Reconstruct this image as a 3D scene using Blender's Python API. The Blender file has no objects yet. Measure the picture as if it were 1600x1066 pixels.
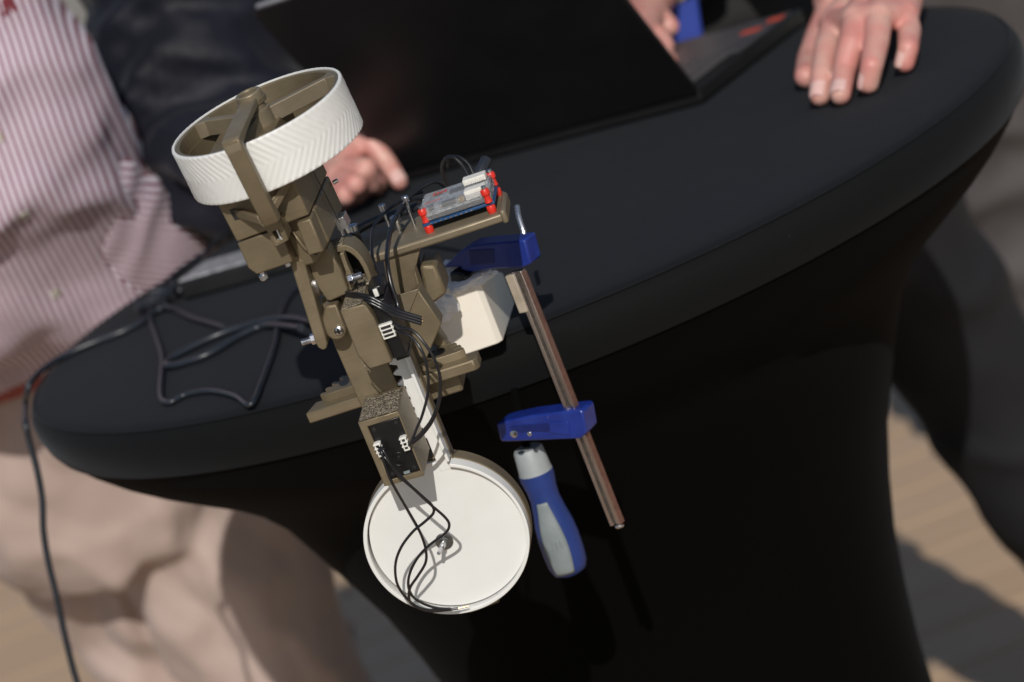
import bpy, bmesh, math, random
import numpy as np
from mathutils import Vector, Matrix, noise
random.seed(4); R=math.radians; PI=math.pi
sc=bpy.context.scene; COL=sc.collection
# ------------------------------------------------------------------ camera
FPX=4100.0; PITCH=R(13.74); ROLL=R(21.62)
CAM=np.array([-.040,-1.995,.384])          # metres; the table top's centre is the origin
cd=bpy.data.cameras.new('camera'); cam=bpy.data.objects.new('camera',cd); COL.objects.link(cam)
cd.sensor_width=36; cd.lens=FPX*36/1600; cd.clip_start=.05; cd.clip_end=400
cam.matrix_world=Matrix.Translation(Vector(CAM))@Matrix.Rotation(PI/2-PITCH,4,'X')@Matrix.Rotation(-ROLL,4,'Z')
cd.dof.use_dof=True; cd.dof.focus_distance=1.505; cd.dof.aperture_fstop=7.1; cd.dof.aperture_blades=0
sc.camera=cam
# ------------------------------------------------------------------ sky, sun, exposure
w=bpy.data.worlds.new("World"); sc.world=w; w.use_nodes=True; nt=w.node_tree
bg=nt.nodes['Background']; sky=nt.nodes.new('ShaderNodeTexSky'); sky.sky_type='NISHITA'; sky.sun_disc=False
SUN=Vector((-.015,.825,-.56)).normalized()   # direction in which the sunlight travels
EL=math.asin(-SUN.z)
sky.sun_elevation=EL; sky.sun_rotation=math.atan2(-SUN.x,-SUN.y); sky.sun_intensity=1
nt.links.new(sky.outputs[0],bg.inputs[0]); bg.inputs[1].default_value=.06
sl=bpy.data.lights.new('sun','SUN'); so=bpy.data.objects.new('sun',sl); COL.objects.link(so)
sl.energy=3.1; sl.angle=R(.5); sl.color=(1,.95,.885); so.rotation_euler=SUN.to_track_quat('-Z','Y').to_euler(); so.location=(0,-3,4)
sc.view_settings.view_transform='Standard'; sc.view_settings.look='None'; sc.view_settings.exposure=0; sc.view_settings.gamma=1
# ------------------------------------------------------------------ measuring: a direction of sight cut with a real plane
def ray(px,py):
    c,s=math.cos(ROLL),math.sin(ROLL); a=px-800; b=533-py
    u=(a*c+b*s)/FPX; v=(-a*s+b*c)/FPX; cp,sp=math.cos(PITCH),math.sin(PITCH)
    return np.array([u,cp+v*sp,-sp+v*cp])
def at(px,py,Y): d=ray(px,py); return Vector(CAM+d*(Y-CAM[1])/d[1])
def atz(px,py,z): d=ray(px,py); return Vector(CAM+d*(z-CAM[2])/d[2])
def rot(yaw,lean,nod):
    a,b,g=R(yaw),R(lean),R(nod)
    Z=np.array([[math.cos(a),math.sin(a),0],[-math.sin(a),math.cos(a),0],[0,0,1]])
    Y=np.array([[math.cos(b),0,-math.sin(b)],[0,1,0],[math.sin(b),0,math.cos(b)]])
    X=np.array([[1,0,0],[0,math.cos(g),-math.sin(g)],[0,math.sin(g),math.cos(g)]])
    return Z@Y@X
def mat4(M,o): m=Matrix(M.tolist()).to_4x4(); m.translation=Vector(o); return m
MD=rot(10.6,-1.2,5.3); OD=np.array([-.12023,-.52,-.0768]); D=mat4(MD,OD)      # frame of the arm
OU=OD+MD@np.array([-.0057,0,.2825])
U=mat4(rot(15,2.5,8),OU); W=mat4(rot(15,.6,8.66),OU)                          # frames of the head block and of its wheel
def inframe(F,px,py,y):                      # in mm
    Mx=np.array(F.to_3x3()); O=np.array(F.translation)
    d=Mx.T@ray(px,py); o=Mx.T@(CAM-O); t=(y/1000-o[1])/d[1]; return tuple((o+d*t)*1000)
def dp(px,py,y): return inframe(D,px,py,y)
# ------------------------------------------------------------------ materials
def nodes(name):
    m=bpy.data.materials.new(name); m.use_nodes=True; n=m.node_tree; return m,n,n.nodes['Principled BSDF']
def setp(b,**k):
    for a,v in k.items():
        a={'col':'Base Color','rough':'Roughness','metal':'Metallic','spec':'Specular IOR Level','coat':'Coat Weight','sheen':'Sheen Weight','trans':'Transmission Weight','ior':'IOR','sss':'Subsurface Weight','alpha':'Alpha','sr':'Sheen Roughness'}[a]
        if a=='Base Color': v=(*v,1)
        b.inputs[a].default_value=v
def N(n,t,**k):
    x=n.nodes.new(t)
    for a,v in k.items():
        if a in x.inputs: x.inputs[a].default_value=v
        else: setattr(x,a,v)
    return x
def varmat(name,c1,c2,scale,rough=.5,bump=0,bscale=None,detail=4,layer=0,space='Object',**k):
    """noise-mixed colour; layer = height in m of printed layers (fine horizontal lines)"""
    m,n,b=nodes(name); setp(b,rough=rough,**k); L=n.links
    tc=N(n,'ShaderNodeTexCoord'); nz=N(n,'ShaderNodeTexNoise',Scale=scale,Detail=detail)
    L.new(tc.outputs[space],nz.inputs['Vector'])
    r=N(n,'ShaderNodeMapRange'); r.inputs[1].default_value=.32; r.inputs[2].default_value=.68; L.new(nz.outputs[0],r.inputs[0])
    mx=N(n,'ShaderNodeMix',data_type='RGBA'); mx.inputs[6].default_value=(*c1,1); mx.inputs[7].default_value=(*c2,1)
    L.new(r.outputs[0],mx.inputs[0]); L.new(mx.outputs[2],b.inputs['Base Color'])
    h=None
    if layer:
        wv=N(n,'ShaderNodeTexWave',wave_type='BANDS',bands_direction='Z',wave_profile='SIN'); wv.inputs['Scale'].default_value=.314/layer; wv.inputs['Distortion'].default_value=.6; wv.inputs['Detail'].default_value=1
        L.new(tc.outputs[space],wv.inputs[0]); bp=N(n,'ShaderNodeBump',Strength=.35,Distance=.0002); L.new(wv.outputs[0],bp.inputs['Height']); h=bp
        mp=N(n,'ShaderNodeMapping'); mp.inputs['Scale'].default_value=(18,18,1400); L.new(tc.outputs[space],mp.inputs[0]); st=N(n,'ShaderNodeTexNoise',Scale=1,Detail=2); L.new(mp.outputs[0],st.inputs['Vector'])
        sr=N(n,'ShaderNodeMapRange'); sr.inputs[1].default_value=.3; sr.inputs[2].default_value=.7; sr.inputs[3].default_value=.94; sr.inputs[4].default_value=1.05; L.new(st.outputs[0],sr.inputs[0])
        mu=N(n,'ShaderNodeVectorMath',operation='SCALE'); L.new(mx.outputs[2],mu.inputs[0]); L.new(sr.outputs[0],mu.inputs['Scale']); L.new(mu.outputs[0],b.inputs['Base Color'])
        rr=N(n,'ShaderNodeMapRange'); rr.inputs[3].default_value=rough-.08; rr.inputs[4].default_value=rough+.14; L.new(nz.outputs[0],rr.inputs[0]); L.new(rr.outputs[0],b.inputs['Roughness'])
    if bump:
        n2=N(n,'ShaderNodeTexNoise',Scale=bscale or scale*5,Detail=5); L.new(tc.outputs[space],n2.inputs['Vector'])
        b2=N(n,'ShaderNodeBump',Strength=.6,Distance=bump); L.new(n2.outputs[0],b2.inputs['Height'])
        if h: L.new(h.outputs[0],b2.inputs['Normal'])
        h=b2
    if h: L.new(h.outputs[0],b.inputs['Normal'])
    return m
OLIVE=varmat('olive printed plastic',(.180,.143,.088),(.218,.175,.110),60,.36,metal=.42,bump=.00008,bscale=900,layer=.0004,spec=.5)
OLIVE_LIT=varmat('olive printed plastic with sunlight in its tone',(.20,.165,.11),(.24,.20,.14),90,.45,metal=.3,bump=.0001,bscale=500,spec=.4)  # lighter olive: brightness of sunlit upper faces put into the colour
WHITE=varmat('white printed plastic',(.735,.74,.715),(.77,.775,.755),40,.42,bump=.00005,bscale=600)
BLOCKW=varmat('cream block plastic',(.80,.75,.65),(.84,.80,.71),30,.5,bump=.0001,bscale=400)
BLACKP=varmat('black servo plastic',(.004,.004,.0045),(.007,.007,.008),200,.35,bump=.00006,bscale=1500)
RUBBER=varmat('black wire insulation',(.008,.008,.010),(.014,.014,.017),100,.28,spec=.6)
CABLE=varmat('dark grey cable jacket',(.014,.018,.025),(.023,.028,.037),60,.38,spec=.6)
STEEL=varmat('zinc plated steel',(.62,.63,.66),(.78,.78,.8),300,.25,metal=1.0)
DSTEEL=varmat('dull bearing steel',(.22,.22,.22),(.34,.34,.33),300,.32,metal=1.0)
COPPER=varmat('brassy steel rail',(.56,.47,.43),(.66,.57,.53),30,.25,metal=1.0,bump=.00005,bscale=700)
RAILRED=varmat('ribbed copper coloured rail edge',(.34,.17,.13),(.46,.26,.2),200,.4,metal=.8)
BLUE=varmat('blue painted clamp jaw',(.008,.022,.19),(.012,.035,.26),80,.38,bump=.0002,bscale=160,coat=.3)
BLUEH=varmat('blue handle plastic',(.012,.034,.165),(.018,.044,.21),60,.45)
GREYH=varmat('grey handle plastic',(.19,.225,.235),(.24,.275,.285),60,.5,bump=.0004,bscale=260)
COLLAR=varmat('light grey collar plastic',(.30,.33,.34),(.36,.39,.40),60,.5)
RED=varmat('red plastic spacer',(.62,.025,.015),(.7,.035,.02),80,.35)
CONN=varmat('white connector plastic',(.72,.71,.66),(.8,.79,.74),200,.4)
PCB=varmat('blue circuit board',(.012,.055,.15),(.02,.08,.21),300,.35)
CHIP=varmat('black chip',(.012,.012,.014),(.03,.03,.03),400,.35)
PAPER=varmat('white tissue paper',(.75,.76,.80),(.82,.83,.86),90,.8,bump=.001,bscale=120)
LAPT=varmat('matte black laptop shell',(.0075,.0075,.0085),(.011,.0105,.0115),20,.42,bump=.00003,bscale=2000,spec=.35)
KEYM=varmat('dark grey key caps',(.06,.06,.066),(.09,.09,.095),100,.45)
SILV=varmat('silver grey lid edge',(.33,.33,.36),(.42,.42,.45),60,.4,metal=.4)
SCREEN=varmat('dark laptop screen',(.01,.01,.012),(.015,.015,.018),10,.15)
EMB=varmat('burgundy emblem',(.16,.02,.03),(.2,.03,.04),90,.7)
REDB=varmat('red buttons',(.5,.05,.03),(.6,.09,.05),90,.5)
NAVY=varmat('navy padded jacket',(.0028,.0035,.009),(.006,.0078,.018),9,.62,bump=.004,bscale=28,spec=.3,sheen=.08)
BLK=varmat('black jacket cloth',(.003,.003,.004),(.006,.006,.007),12,.8,bump=.003,bscale=30)
DTR=varmat('dark navy trousers',(.0035,.004,.006),(.007,.0075,.011),7,.85,bump=.004,bscale=20)
GTR=varmat('grey trousers',(.045,.039,.040),(.08,.072,.072),9,.9,bump=.006,bscale=16)
CHINO=varmat('beige chinos',(.38,.29,.255),(.48,.375,.335),6,.85,bump=.002,bscale=30,sheen=.1)
BELT=varmat('red brown belt',(.26,.04,.03),(.34,.06,.04),30,.5)
BUTT=varmat('cream buttons',(.45,.43,.36),(.52,.5,.42),60,.4)
BLUES=varmat('royal blue cloth',(.012,.035,.24),(.02,.05,.33),14,.7)
CUFFB=varmat('beige knitted cuff',(.35,.29,.21),(.45,.38,.28),60,.8)
ADAPT=varmat('scuffed grey adapter top',(.16,.165,.18),(.46,.47,.50),160,.32,bump=.0006,bscale=350)
ADAPB=varmat('black adapter plastic',(.008,.008,.009),(.014,.014,.015),30,.5)
COPW=varmat('bare copper wire',(.6,.42,.25),(.75,.55,.35),300,.3,metal=1.0)
def skinmat():
    m,n,b=nodes('skin'); L=n.links; setp(b,rough=.45,sss=.12); b.inputs['Subsurface Radius'].default_value=(.012,.005,.003); b.inputs['Subsurface Scale'].default_value=.5
    tc=N(n,'ShaderNodeTexCoord'); nz=N(n,'ShaderNodeTexNoise',Scale=38,Detail=3); L.new(tc.outputs['Object'],nz.inputs['Vector'])
    cr=N(n,'ShaderNodeValToRGB'); e=cr.color_ramp.elements; e[0].position=.30; e[0].color=(.62,.37,.31,1); e[1].position=.66; e[1].color=(.60,.24,.21,1)
    L.new(nz.outputs[0],cr.inputs[0]); L.new(cr.outputs[0],b.inputs['Base Color'])
    n2=N(n,'ShaderNodeTexNoise',Scale=240,Detail=4); L.new(tc.outputs['Object'],n2.inputs['Vector']); bp=N(n,'ShaderNodeBump',Strength=.4,Distance=.0006); L.new(n2.outputs[0],bp.inputs['Height']); L.new(bp.outputs[0],b.inputs['Normal'])
    return m
SKIN=skinmat(); NAIL=varmat('finger nail',(.70,.44,.40),(.74,.50,.46),90,.25)
def clothmat(name,base,hi,lint=.3):
    m,n,b=nodes(name); L=n.links; setp(b,rough=.85,sheen=.05,spec=.16,sr=.45); b.inputs['Sheen Tint'].default_value=(.75,.85,1,1)
    tc=N(n,'ShaderNodeTexCoord'); nz=N(n,'ShaderNodeTexNoise',Scale=4,Detail=5); L.new(tc.outputs['Object'],nz.inputs['Vector'])
    mx=N(n,'ShaderNodeMix',data_type='RGBA'); mx.inputs[6].default_value=(*base,1); mx.inputs[7].default_value=(*hi,1); L.new(nz.outputs[0],mx.inputs[0])
    vo=N(n,'ShaderNodeTexNoise',Scale=420,Detail=1); L.new(tc.outputs['Object'],vo.inputs['Vector']); lr=N(n,'ShaderNodeMapRange'); lr.inputs[1].default_value=.76; lr.inputs[2].default_value=.8; lr.inputs[4].default_value=lint; L.new(vo.outputs[0],lr.inputs[0])
    m2=N(n,'ShaderNodeMix',data_type='RGBA'); L.new(lr.outputs[0],m2.inputs[0]); L.new(mx.outputs[2],m2.inputs[6]); m2.inputs[7].default_value=(.10,.10,.11,1); L.new(m2.outputs[2],b.inputs['Base Color'])
    a=N(n,'ShaderNodeTexNoise',Scale=1500,Detail=2); L.new(tc.outputs['Object'],a.inputs['Vector']); b1=N(n,'ShaderNodeBump',Strength=.35,Distance=.0003); L.new(a.outputs[0],b1.inputs['Height'])
    c=N(n,'ShaderNodeTexNoise',Scale=7,Detail=3); L.new(tc.outputs['Object'],c.inputs['Vector']); b2=N(n,'ShaderNodeBump',Strength=.5,Distance=.004); L.new(c.outputs[0],b2.inputs['Height']); L.new(b1.outputs[0],b2.inputs['Normal']); L.new(b2.outputs[0],b.inputs['Normal'])
    return m
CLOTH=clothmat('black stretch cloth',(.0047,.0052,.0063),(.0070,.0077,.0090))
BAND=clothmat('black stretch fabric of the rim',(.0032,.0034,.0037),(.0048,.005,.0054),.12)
SKIRT_SHADE=clothmat('thin black skirt fabric with shade in its colour',(.0012,.0012,.0011),(.0018,.0017,.0016),0); SKIRT_SHADE.node_tree.nodes['Principled BSDF'].inputs['Sheen Weight'].default_value=.01; SKIRT_SHADE.node_tree.nodes['Principled BSDF'].inputs['Specular IOR Level'].default_value=.05  # shade under the table top is put into this near-black base colour
def roughtop():                                # speckled, unfinished printed surface with support scars
    m,n,b=nodes('rough scarred olive plastic'); L=n.links; setp(b,rough=.6)
    tc=N(n,'ShaderNodeTexCoord'); v=N(n,'ShaderNodeTexNoise',Scale=900,Detail=2); L.new(tc.outputs['Object'],v.inputs['Vector'])
    cr=N(n,'ShaderNodeValToRGB'); e=cr.color_ramp.elements; e[0].position=.42; e[0].color=(.045,.036,.024,1); e[1].position=.62; e[1].color=(.36,.31,.23,1)
    L.new(v.outputs[0],cr.inputs[0]); L.new(cr.outputs[0],b.inputs['Base Color']); bp=N(n,'ShaderNodeBump',Strength=1,Distance=.0008); L.new(v.outputs[0],bp.inputs['Height']); L.new(bp.outputs[0],b.inputs['Normal'])
    return m
ROUGH=roughtop()
def stripemat(name,ang=0,period=.0063):
    m,n,b=nodes(name); L=n.links; setp(b,rough=.8,sheen=.1)
    tc=N(n,'ShaderNodeTexCoord'); mp=N(n,'ShaderNodeMapping'); mp.inputs['Rotation'].default_value=(0,ang,0); L.new(tc.outputs['Object'],mp.inputs[0])
    wv=N(n,'ShaderNodeTexWave',wave_type='BANDS',bands_direction='X'); wv.inputs['Scale'].default_value=.314/period; wv.inputs['Distortion'].default_value=1.0; wv.inputs['Detail'].default_value=1; wv.inputs['Detail Scale'].default_value=.25
    L.new(mp.outputs[0],wv.inputs[0]); cr=N(n,'ShaderNodeValToRGB'); e=cr.color_ramp.elements; e[0].position=.36; e[0].color=(.15,.02,.05,1); e[1].position=.54; e[1].color=(.68,.61,.69,1)
    L.new(wv.outputs[0],cr.inputs[0]); L.new(cr.outputs[0],b.inputs['Base Color'])
    return m
STRIPE=stripemat('white shirt with thin burgundy stripes',R(-3)); STRIPE2=stripemat('striped shirt tail',R(52))
def glassmat():
    m,n,b=nodes('clear acrylic'); setp(b,col=(.95,.97,1),rough=.2,trans=.85,ior=1.18,spec=.8); return m
ACRYL=glassmat()
def woodmat():
    m,n,b=nodes('tan deck boards'); L=n.links; setp(b,rough=.7)
    oi=N(n,'ShaderNodeObjectInfo'); tc=N(n,'ShaderNodeTexCoord'); mp=N(n,'ShaderNodeMapping'); mp.inputs['Scale'].default_value=(1,14,1); L.new(tc.outputs['Object'],mp.inputs[0])
    nz=N(n,'ShaderNodeTexNoise',Scale=2.2,Detail=5); L.new(mp.outputs[0],nz.inputs['Vector'])
    ad=N(n,'ShaderNodeMath',operation='MULTIPLY_ADD'); ad.inputs[1].default_value=.2; L.new(oi.outputs['Random'],ad.inputs[0]); L.new(nz.outputs[0],ad.inputs[2])
    cr=N(n,'ShaderNodeValToRGB'); e=cr.color_ramp.elements; e[0].position=.3; e[0].color=(.44,.30,.19,1); e[1].position=1; e[1].color=(.55,.40,.27,1); L.new(ad.outputs[0],cr.inputs[0]); L.new(cr.outputs[0],b.inputs['Base Color'])
    return m
WOOD=woodmat(); GROUND=varmat('pale sandy ground',(.26,.23,.19),(.36,.33,.28),1.2,.9,bump=.01,bscale=20)
PATCH=varmat('tan joists',(.20,.15,.10),(.25,.19,.13),3,.85)
# ------------------------------------------------------------------ mesh builder
class MB:
    def __init__(s,F=None,k=.001): s.bm=bmesh.new(); s.F=F or Matrix(); s.k=k
    def v(s,p): return s.bm.verts.new(s.F@(Vector(p)*s.k))
    def face(s,vs):
        try: return s.bm.faces.new(vs)
        except ValueError: pass
    def box(s,x0,x1,y0,y1,z0,z1):
        a=[s.v((x,y,z)) for x in (x0,x1) for y in (y0,y1) for z in (z0,z1)]
        for f in ((0,1,3,2),(4,6,7,5),(0,4,5,1),(2,3,7,6),(0,2,6,4),(1,5,7,3)): s.face([a[i] for i in f])
        return s
    def loft(s,rings,caps=True):
        rr=[[s.v(p) for p in r] for r in rings]; n=len(rr[0])
        for a,b in zip(rr,rr[1:]):
            for i in range(n): s.face([a[i],a[(i+1)%n],b[(i+1)%n],b[i]])
        if caps: s.face(rr[0][::-1]); s.face(rr[-1])
        return s
    def prism(s,poly,y0,y1,ax='y'):            # outline in xz (or xy / yz) with real thickness
        f={'y':lambda a,b,c:(a,c,b),'z':lambda a,b,c:(a,b,c),'x':lambda a,b,c:(c,a,b)}[ax]
        return s.loft([[f(a,b,y0) for a,b in poly],[f(a,b,y1) for a,b in poly]])
    def ringprism(s,outer,inner,y0,y1,ax='y'):
        f={'y':lambda a,b,c:(a,c,b),'z':lambda a,b,c:(a,b,c),'x':lambda a,b,c:(c,a,b)}[ax]
        R4=[[s.v(f(a,b,c)) for a,b in P] for P,c in ((outer,y0),(outer,y1),(inner,y1),(inner,y0))]; n=len(outer)
        for k in range(4):
            A,B=R4[k],R4[(k+1)%4]
            for i in range(n): s.face([A[i],A[(i+1)%n],B[(i+1)%n],B[i]])
        return s
    def cyl(s,c,ax,r,h,n=24,r2=None,tip=0):
        c=Vector(c); ax=Vector(ax).normalized(); q=ax.to_track_quat('Z','Y'); r2=r if r2 is None else r2
        def ring(t,rr): return [tuple(c+q@Vector((rr*math.cos(2*PI*i/n),rr*math.sin(2*PI*i/n),t))) for i in range(n)]
        rings=[ring(0,r),ring(h,r2)]
        if tip: rings+= [ring(h+tip*.5,r2*.8),ring(h+tip*.85,r2*.45),ring(h+tip,r2*.1)]
        return s.loft(rings)
    def lathe(s,prof,c=(0,0,0),ax=(0,0,1),n=48,caps=True):
        c=Vector(c); q=Vector(ax).normalized().to_track_quat('Z','Y')
        return s.loft([[tuple(c+q@Vector((r*math.cos(2*PI*i/n),r*math.sin(2*PI*i/n),t))) for i in range(n)] for r,t in prof],caps)
    def tube(s,pts,r,n=10,sub=6,flat=None):
        P=[Vector(p) for p in pts]
        if sub>1 and len(P)>2: P=spline(P,sub)
        rings=[]; up=Vector((.12,.3,1)).normalized()
        for i,p in enumerate(P):
            t=(P[min(i+1,len(P)-1)]-P[max(i-1,0)]).normalized()
            a=t.cross(up); a=a.normalized() if a.length>1e-6 else Vector((1,0,0)); up=a.cross(t).normalized()
            rr=r(i/(len(P)-1)) if callable(r) else r
            rings.append([tuple(p+a*rr*math.cos(2*PI*k/n)+up*rr*math.sin(2*PI*k/n)) for k in range(n)])
        return s.loft(rings)
    def sphere(s,c,r,n=12,m=8):
        r=(r,r,r) if not hasattr(r,'__len__') else r
        return s.loft([[(c[0]+r[0]*math.sin(a)*math.cos(2*PI*i/n),c[1]+r[1]*math.sin(a)*math.sin(2*PI*i/n),c[2]+r[2]*math.cos(a)) for i in range(n)] for a in [PI*(.02+.96*j/m) for j in range(m+1)]])
    def done(s,name,mat,parent=None,bevel=0,smooth=None,loc=None):
        bmesh.ops.recalc_face_normals(s.bm,faces=s.bm.faces[:])
        me=bpy.data.meshes.new(name); s.bm.to_mesh(me); s.bm.free()
        if loc is not None: me.transform(Matrix.Translation(-Vector(loc)))
        me.materials.append(mat); o=bpy.data.objects.new(name,me); COL.objects.link(o)
        if parent is not None: o.parent=parent
        if loc is not None: o.location=loc
        me.set_sharp_from_angle(angle=R(38 if smooth is None else smooth)); me.polygons.foreach_set('use_smooth',[True]*len(me.polygons))
        if bevel:
            b=o.modifiers.new('bevel','BEVEL'); b.width=bevel*.001; b.segments=2; b.limit_method='ANGLE'; b.angle_limit=R(35); b.harden_normals=False
        return o
def spline(P,sub):
    Q=[P[0]*2-P[1]]+P+[P[-1]*2-P[-2]]; out=[]
    for i in range(1,len(Q)-2):
        a,b,c,d=Q[i-1:i+3]
        for k in range(sub):
            t=k/sub; out.append(.5*((2*b)+(c-a)*t+(2*a-5*b+4*c-d)*t*t+(3*b-a-3*c+d)*t**3))
    out.append(P[-1]); return out
def tag(o,label=None,cat=None,group=None,kind=None):
    for k,v in (('label',label),('category',cat),('group',group),('kind',kind)):
        if v: o[k]=v
    return o
def empty(name,M,label,cat,**k):
    o=bpy.data.objects.new(name,None); COL.objects.link(o); o.matrix_world=M if isinstance(M,Matrix) else Matrix.Translation(Vector(M)); o.empty_display_size=.02
    return tag(o,label,cat,**k)
def circ(cx,cz,r,n=64,a0=0,a1=2*PI): return [(cx+r*math.cos(a0+(a1-a0)*i/n),cz+r*math.sin(a0+(a1-a0)*i/n)) for i in range(n)]
def hexnut(mb,c,ax,r,h): return mb.cyl(c,ax,r,h,n=6)

# ================================================================== SETTING: ground and deck
g=MB(k=1).box(-60,60,-60,60,-1.3,-1.14).done('ground',GROUND); tag(g,kind='structure')
fl=MB(k=1).box(-3.2,3.2,-2.2,8,-1.139,-1.125).done('deck',PATCH); tag(fl,kind='structure')
pm=None; cnt=0
for iy in range(60):
    for ix in range(3):
        yy=-1.6+iy*.148+.07; x0=-3.1+ix*2.1+(.5 if iy%2 else 0)
        if pm is None:
            mb=MB(k=1).box(-1.046,1.046,-.07,.07,-.0245,0); p0=mb.done('deck_board',WOOD,bevel=3); pm=p0.data; p=p0
            p0.modifiers.clear()
        else: p=bpy.data.objects.new('deck_board',pm); COL.objects.link(p)
        p.parent=fl; p.location=(x0+1.05,yy,-1.1+random.uniform(-.001,.001))
# ================================================================== TABLE
tb=empty('bar_table',(0,0,-1.1),'tall round bar table in a tight black stretch cover','table')
def rev(prof,n=160,foot=None):
    mb=MB(k=1); rings=[]
    for r,z in prof:
        ring=[]
        for i in range(n):
            a=2*PI*i/n; rr=r
            if foot and z<-.35: rr=r*(1+foot*min(1,(-.35-z)/.75)**1.6*(max(0,math.cos(2*a+.6)**2)-.3))
            ring.append((rr*math.cos(a),rr*math.sin(a),z+1.1))
        rings.append(ring)
    return mb,rings
mb,rings=rev([(.001,0),(.1,.0003),(.2,0),(.3,.0002),(.36,0),(.385,-.0004),(.392,-.0012),(.3965,-.003)]); mb.loft(rings); mb.done('cloth_top',CLOTH,tb,smooth=60)
mb,rings=rev([(.3968,-.0033),(.4005,-.006),(.403,-.012),(.4025,-.022),(.400,-.031),(.396,-.038)]); mb.loft(rings,False); mb.done('cloth_band',BAND,tb,smooth=60)
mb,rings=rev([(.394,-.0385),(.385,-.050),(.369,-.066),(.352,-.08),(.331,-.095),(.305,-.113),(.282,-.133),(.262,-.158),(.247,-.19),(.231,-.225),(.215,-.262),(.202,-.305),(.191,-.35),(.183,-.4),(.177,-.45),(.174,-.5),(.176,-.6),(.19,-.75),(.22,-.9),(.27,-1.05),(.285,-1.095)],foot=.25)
mb.loft(rings,False); mb.done('cloth_skirt',SKIRT_SHADE,tb,smooth=60)
mb=MB(k=1); pts=[(.3975*math.cos(2*PI*i/160),.3975*math.sin(2*PI*i/160),1.1-.0022) for i in range(161)]; mb.tube(pts,.0007,n=6,sub=1); mb.done('seam',CLOTH,tb)

# ================================================================== ROBOT ARM
rb=empty('robot_arm',D,'olive 3D printed robot arm with white ribbed wheel on top and white disc below','robot arm')
def P(): return MB()
DI=D.inverted()
def PU(): return MB(DI@U)
def PW(): return MB(DI@W)
# MB applies F after scaling to metres
# --- white keyhole disc with rack
C0=(1.4,3.2)
dk=P().prism(circ(C0[0]+1.5,C0[1]+1.3,46.8,112),3.6,7).done('white_disc',WHITE,rb,bevel=.3)
stem=P(); zt=[]
poly=[(19.3,44),(19.3,122),(12.8,122)]
z=119.5
while z>68: poly+=[(12.9,z),(9.0,z-1.7),(9.0,z-3.1),(12.9,z-4.8)]; z-=6.9
poly+=[(12.9,44)]
stem.prism(poly,3.4,8); stem.done('toothed_rack',WHITE,rb,bevel=.25)
a0=math.atan2(46,17.6)
rim=P(); og=circ(C0[0],C0[1],49,128); ig=circ(C0[0]+.2,C0[1],46.9,128); 
def arcp(rr,cx,n=120): return [(cx+rr*math.cos(R(86+(341.2)*i/n)),C0[1]+rr*math.sin(R(86+(341.2)*i/n))) for i in range(n+1)]
ao,ai=arcp(49,C0[0]),arcp(46.9,C0[0]+.2)
rim.loft([[(o_[0],-.3,o_[1]),(i_[0],-.3,i_[1]),(i_[0],9,i_[1]),(o_[0],9,o_[1])] for o_,i_ in zip(ao,ai)]); rim.done('disc_rim',WHITE,rb,bevel=.35)
P().prism([(19.3,50),(21.2,50),(21.2,121),(19.3,121)],-.6,8).done('rack_lip',WHITE,rb,bevel=.3)
P().prism(circ(C0[0]+.3,C0[1],49.4,128),9,20).done('disc_backing',OLIVE,rb,bevel=.6)
P().prism([(13.2,45),(22,45),(22,122),(13.2,122)],8.1,17).done('rack_backing',OLIVE,rb,bevel=.5)
P().prism([(-12,-40),(-12,-50),(-6,-55),(12,-54),(17,-47),(17,-40)],18,24).done('rear_lug',OLIVE,rb,bevel=1)
mb=P(); mb.lathe([(5.2,0),(5.2,-1.2),(3.6,-1.4)],(-1,4.3,1),(0,1,0)); 
mb=P(); mb.cyl((-1,4.2,1.2),(0,-1,0),5.4,1.3,32); mb.cyl((-1,2.9,1.2),(0,-1,0),3.4,1.2,28); hb=mb.done('hub_washer',DSTEEL,rb,bevel=.3)
P().cyl((-1,1.7,1.2),(-.18,-1,-.02),2.0,6,20,r2=1.7).cyl((-2.2,-4.3,1.1),(-.18,-1,-.02),1.2,6.5,16,tip=.6).done('hub_pin',STEEL,rb,bevel=.15)
# --- lower servo housing: hollow frame round the servo
ho=[(-11.3,61.2),(-11.3,103),(12.9,102.2),(12.7,60.4)]; hi=[(-6.9,64.0),(-7.0,99.0),(12.0,98.9),(11.6,63.8)]
P().ringprism(ho,hi,-36,-3).done('servo_housing',OLIVE,rb,bevel=.9)
P().prism([(-11.3,61.2),(-11.3,103),(12.9,102.2),(12.7,60.4)],-3,1.9).done('housing_back',OLIVE,rb,bevel=.4)
mb=P(); n=26
vs=[[mb.v((-10.6+(22.9)*i/n,-35.2+33*j/n,103.05-.03*i+random.uniform(0,.55))) for j in range(n+1)] for i in range(n+1)]
for i in range(n):
    for j in range(n): mb.face([vs[i][j],vs[i+1][j],vs[i+1][j+1],vs[i][j+1]])
mb.done('rough_top',ROUGH,rb,smooth=10)
def servo(name,F,parent,x0,x1,z0,z1,y0,y1,holes=True):
    s=MB(F).box(x0,x1,y0,y1,z0,z1).done(name,BLACKP,parent,bevel=.5); return s
sv=servo('servo_motor',None,rb,-6.6,11.7,64.3,98.7,-35.2,-6)
for hx,hz in ((-4.4,96),(9.2,96.2),(-4.2,67),(9.0,66.9)): P().cyl((hx,-35.15,hz),(0,-1,0),1.15,.3,14).done('servo_screw',CHIP,sv)
mb=P(); mb.lathe([(4.2,0),(4.2,.5),(3.6,.5),(3.4,-.3)],(2.4,-35.3,74.5),(0,-1,0),n=32,caps=False); mb.cyl((2.4,-35.3,74.5),(0,-1,0),2.1,.5,20); mb.cyl((2.4,-35.8,74.5),(0,-1,0),1.2,.3,6); mb.done('servo_hub',BLACKP,sv,bevel=.15)
P().box(2,5.6,-35.5,-35.15,64.5,66.2).done('label_tag',GREYH,sv)
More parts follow.
